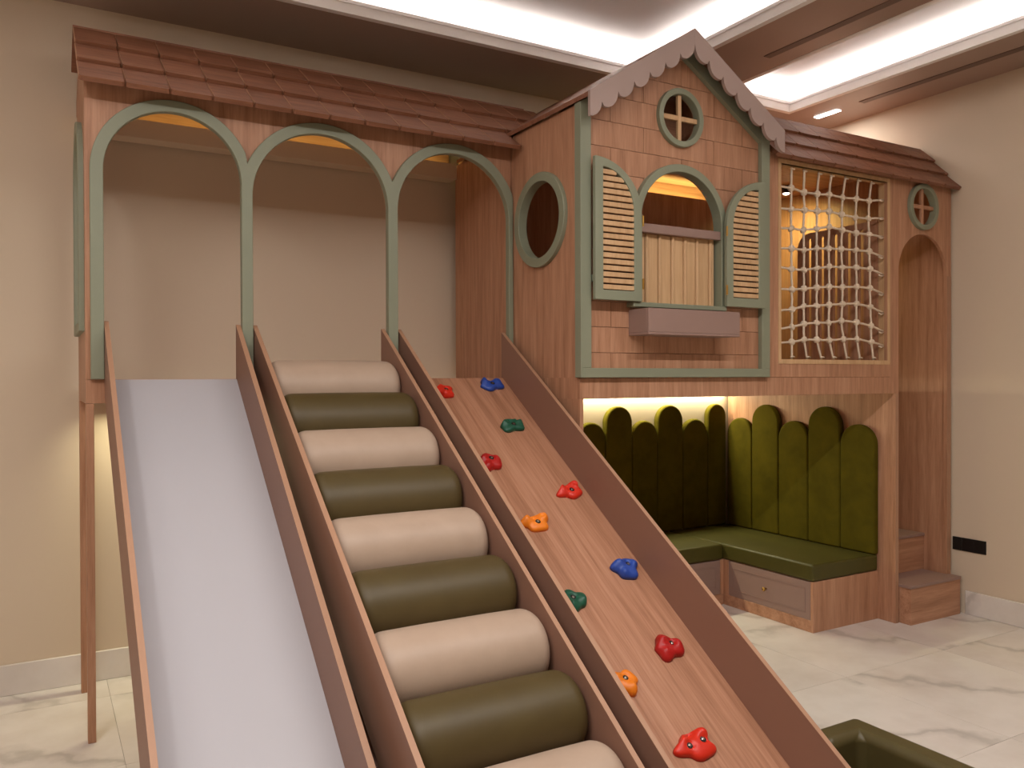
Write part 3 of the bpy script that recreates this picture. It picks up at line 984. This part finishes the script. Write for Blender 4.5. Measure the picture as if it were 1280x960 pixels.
S1, S2, S3 = .765, .672, .668
sd = thing('slide', (.51, 2.8, 0), 'smooth white playground slide between brown side boards below first arch', 'slide')
side_board(sd, .234, .252, S1, yend=1.90)
side_board(sd, .763, .783, S1, yend=1.90)
sloped_plate('slide_bed', sd, .2525, .7625, S1, -.002, .018, 'slide_white', 1.95)
rc = thing('roller_climber', (1.15, 2.8, 0), 'brown sloping trough with two side boards that holds the padded rollers', 'climbing frame')
side_board(rc, .837, .856, S2, yend=1.58)
side_board(rc, 1.449, 1.467, S2, yend=1.58)
sloped_plate('base_board', rc, .8565, 1.4485, S2, -.19, .018, 'board_brown', 1.85)
PIT, RR = .2555, .1270
th2 = math.atan(S2)
for k in range(9):
    yc, zc = 3.628 - k * PIT * math.cos(th2), 1.453 - k * PIT * math.sin(th2)
    e = .055
    prof = [(RR - e, 0)]
    prof += [(RR - e + e * math.sin(PI / 2 * i / 8), e * (1 - math.cos(PI / 2 * i / 8))) for i in range(1, 9)]
    Lr = 1.4475 - .858
    prof += [(RR + .0015, Lr * .3), (RR + .0015, Lr * .7)]
    prof += [(r_, Lr - h) for r_, h in reversed(prof[:9])]
    o = link('roller_cushion', lathe_me('roller_cushion', prof, (.858, yc, zc), (1, 0, 0), 48), 'cream_leather' if k % 2 == 0 else 'olive_leather', None, smooth=True)
    od = ['topmost', 'second', 'third', 'fourth', 'fifth', 'sixth', 'seventh', 'eighth', 'ninth'][k]
    tag(o, '%s leather roller cushion, %s from top of the roller climber' % ('cream' if k % 2 == 0 else 'olive green', od), 'roller cushion', 'roller cushions of the climber')
cw = thing('climbing_ramp', (1.84, 2.8, 0), 'wooden climbing ramp with coloured holds between brown side boards below third arch', 'climbing ramp')
side_board(cw, 1.535, 1.553, S3, yend=1.56)
side_board(cw, 2.122, 2.140, S3, yend=1.56)
sloped_plate('ramp_board', cw, 1.5535, 2.1215, S3, 0, .018, 'wood_slope', 1.57)


def hold_me(name, seed, w_, d_, h, lobes):
    rnd = random.Random(seed)
    bm = bmesh.new()
    bmesh.ops.create_icosphere(bm, subdivisions=4, radius=1)
    for v_ in bm.verts:
        n = v_.co.normalized()
        x, y, z = n.x * w_, n.y * d_, n.z
        a = math.atan2(n.y, n.x)
        rr = 1 + .14 * math.sin(3 * a + seed) + .10 * math.sin(5 * a + 2.1 * seed)
        x, y = x * rr, y * rr
        zz = h * max(z, 0) ** .55 * .75 if z > 0 else 0
        for (lx, ly, lr, la) in lobes:                   # raised lips and finger pockets
            g = math.exp(-(((x - lx) ** 2 + (y - ly) ** 2) / lr ** 2))
            if z > 0:
                zz += la * g * min(1, z * 2.5)
        v_.co = (x, y, max(zz, 0))
    me = bpy.data.meshes.new(name)
    bm.to_mesh(me)
    bm.free()
    me.polygons.foreach_set('use_smooth', [True] * len(me.polygons))
    return me


HOLDS = [  # x, y on the ramp, colour, shape, turn, label
    (1.731, 3.672, 'red', 0, .6, 'bright red climbing hold at top of ramp, close to the roller climber'),
    (2.014, 3.715, 'blue', 1, 0, 'blue climbing hold at top edge of the wooden ramp'),
    (1.970, 3.425, 'green', 1, .1, 'dark green climbing hold high on the ramp, below the topmost blue hold'),
    (1.728, 3.205, 'crimson', 2, .5, 'small crimson climbing hold partly hidden by the inner side board'),
    (2.029, 3.018, 'red', 1, .2, 'bright red climbing hold halfway up the ramp, above the orange two-pocket hold'),
    (1.765, 2.875, 'orange', 1, .1, 'orange climbing hold with two pockets halfway up the ramp'),
    (2.032, 2.622, 'blue', 2, .3, 'blue climbing hold in lower half of the ramp near outer board'),
    (1.722, 2.531, 'green', 0, 2.2, 'dark green climbing hold with a side knob beside inner board'),
    (1.974, 2.298, 'crimson', 2, .1, 'chunky crimson climbing hold in lower half of the ramp'),
    (1.719, 2.223, 'orange', 0, 1.2, 'small orange climbing hold low on ramp beside inner board'),
    (1.823, 1.994, 'red', 3, 0, 'bright red climbing hold with two bolt holes near foot of ramp')]
shapes = [
    (.040, .040, .030, [(.0, .034, .014, .012), (-.024, -.016, .016, .010), (.008, 0, .010, -.016)]),
    (.054, .036, .030, [(-.034, .016, .016, .024), (.034, .016, .018, .022), (0, .016, .016, -.014), (.032, .014, .008, -.018), (-.03, .012, .008, -.012)]),
    (.050, .042, .036, [(-.022, .026, .018, .018), (.030, .0, .018, .010), (.014, .006, .010, -.018), (-.034, -.014, .014, .010)]),
    (.062, .042, .032, [(-.040, .022, .018, .014), (.038, .026, .020, .014), (0, .034, .014, -.022), (-.026, .0, .009, -.016), (.026, .006, .009, -.016)])]
bolts = [[(.008, 0, .017)], [(.0, -.006, .022)], [(.014, .006, .026)], [(-.026, .0, .022), (.026, .006, .022)]]
ang3 = math.atan(S3)
Mr = Matrix.Rotation(ang3, 4, 'X')
for i, (hx, hy, colr, shp, turn, lab) in enumerate(HOLDS):
    o = bpy.data.objects.new('climbing_hold', hold_me('climbing_hold', i + 1, *shapes[shp]))
    o.data.materials.append(MATS['hold_' + colr])
    COL.objects.link(o)
    tag(o, lab, 'climbing hold', 'climbing holds on the ramp')
    z = ZD - S3 * (YA - .004 - hy)
    o.matrix_world = Matrix.Translation((hx, hy, z)) @ Mr @ Matrix.Rotation(turn, 4, 'Z') @ Matrix.Scale(1.18, 4)
    for (bx_, by_, bz_) in bolts[shp]:
        zs2 = max(v_.co.z for v_ in o.data.vertices if (v_.co.x - bx_) ** 2 + (v_.co.y - by_) ** 2 < .008 ** 2)
        for nm_, pr_, mt_ in (('bolt_hole', [(.0098, -.006), (.0098, .0006), (.0085, .0014)], 'black_plastic'), ('bolt', [(.0045, .0010), (.0045, .0022), (.003, .0028)], 'steel')):
            bo = bpy.data.objects.new(nm_, lathe_me(nm_, pr_, (bx_, by_, zs2), (0, 0, 1), 14))
            bo.data.materials.append(MATS[mt_])
            COL.objects.link(bo)
            bo.parent = o

# ------------------------------------------------------------------ padded pit at the foot of the ramps
pt = thing('foam_pit', (1.0, 1.2, 0), 'olive padded foam pit with thick rounded rim at foot of the ramps', 'foam pit')
PX0, PX1, PY0, PY1, PZ, PT = -.45, 2.399, .15, 1.835, .35, .10
rim = [(2.160, PY1), (PX1, PY1), (PX1, PY0), (PX0, PY0), (PX0, PY1), (.215, PY1), (.215, PY1 - PT), (PX0 + PT, PY1 - PT),
       (PX0 + PT, PY0 + PT), (PX1 - PT, PY0 + PT), (PX1 - PT, PY1 - PT), (2.160, PY1 - PT)]
prism('rim', [rim], 'Z', 0, PZ, 'pit_leather', pt, bev=.030, seg=4)
box('mat', PX0 + PT + .002, PX1 - PT - .002, PY0 + PT + .002, 1.52, 0, .05, 'pit_leather', pt, bev=.01, seg=2)

# ------------------------------------------------------------------ sockets on the right wall
for ya_, yb_, lab in ((3.089, 3.145, 'single black switch plate on right wall close to the stair tower'),
                      (2.932, 3.085, 'wide black double socket plate on right wall above the baseboard')):
    o = thing('wall_socket', (XW, (ya_ + yb_) / 2, .435), lab, 'socket')
    box('plate', XW - .008, XW, ya_, yb_, .394, .477, 'black_plastic', o, bev=.001)
    n_ = 2 if yb_ - ya_ > .1 else 1
    wd = (yb_ - ya_ - .012) / n_
    for k in range(n_):
        box('module', XW - .0100, XW - .0082, ya_ + .006 + k * wd + .002, ya_ + .006 + (k + 1) * wd - .002, .402, .469, 'black_plastic', o, bev=.0008)
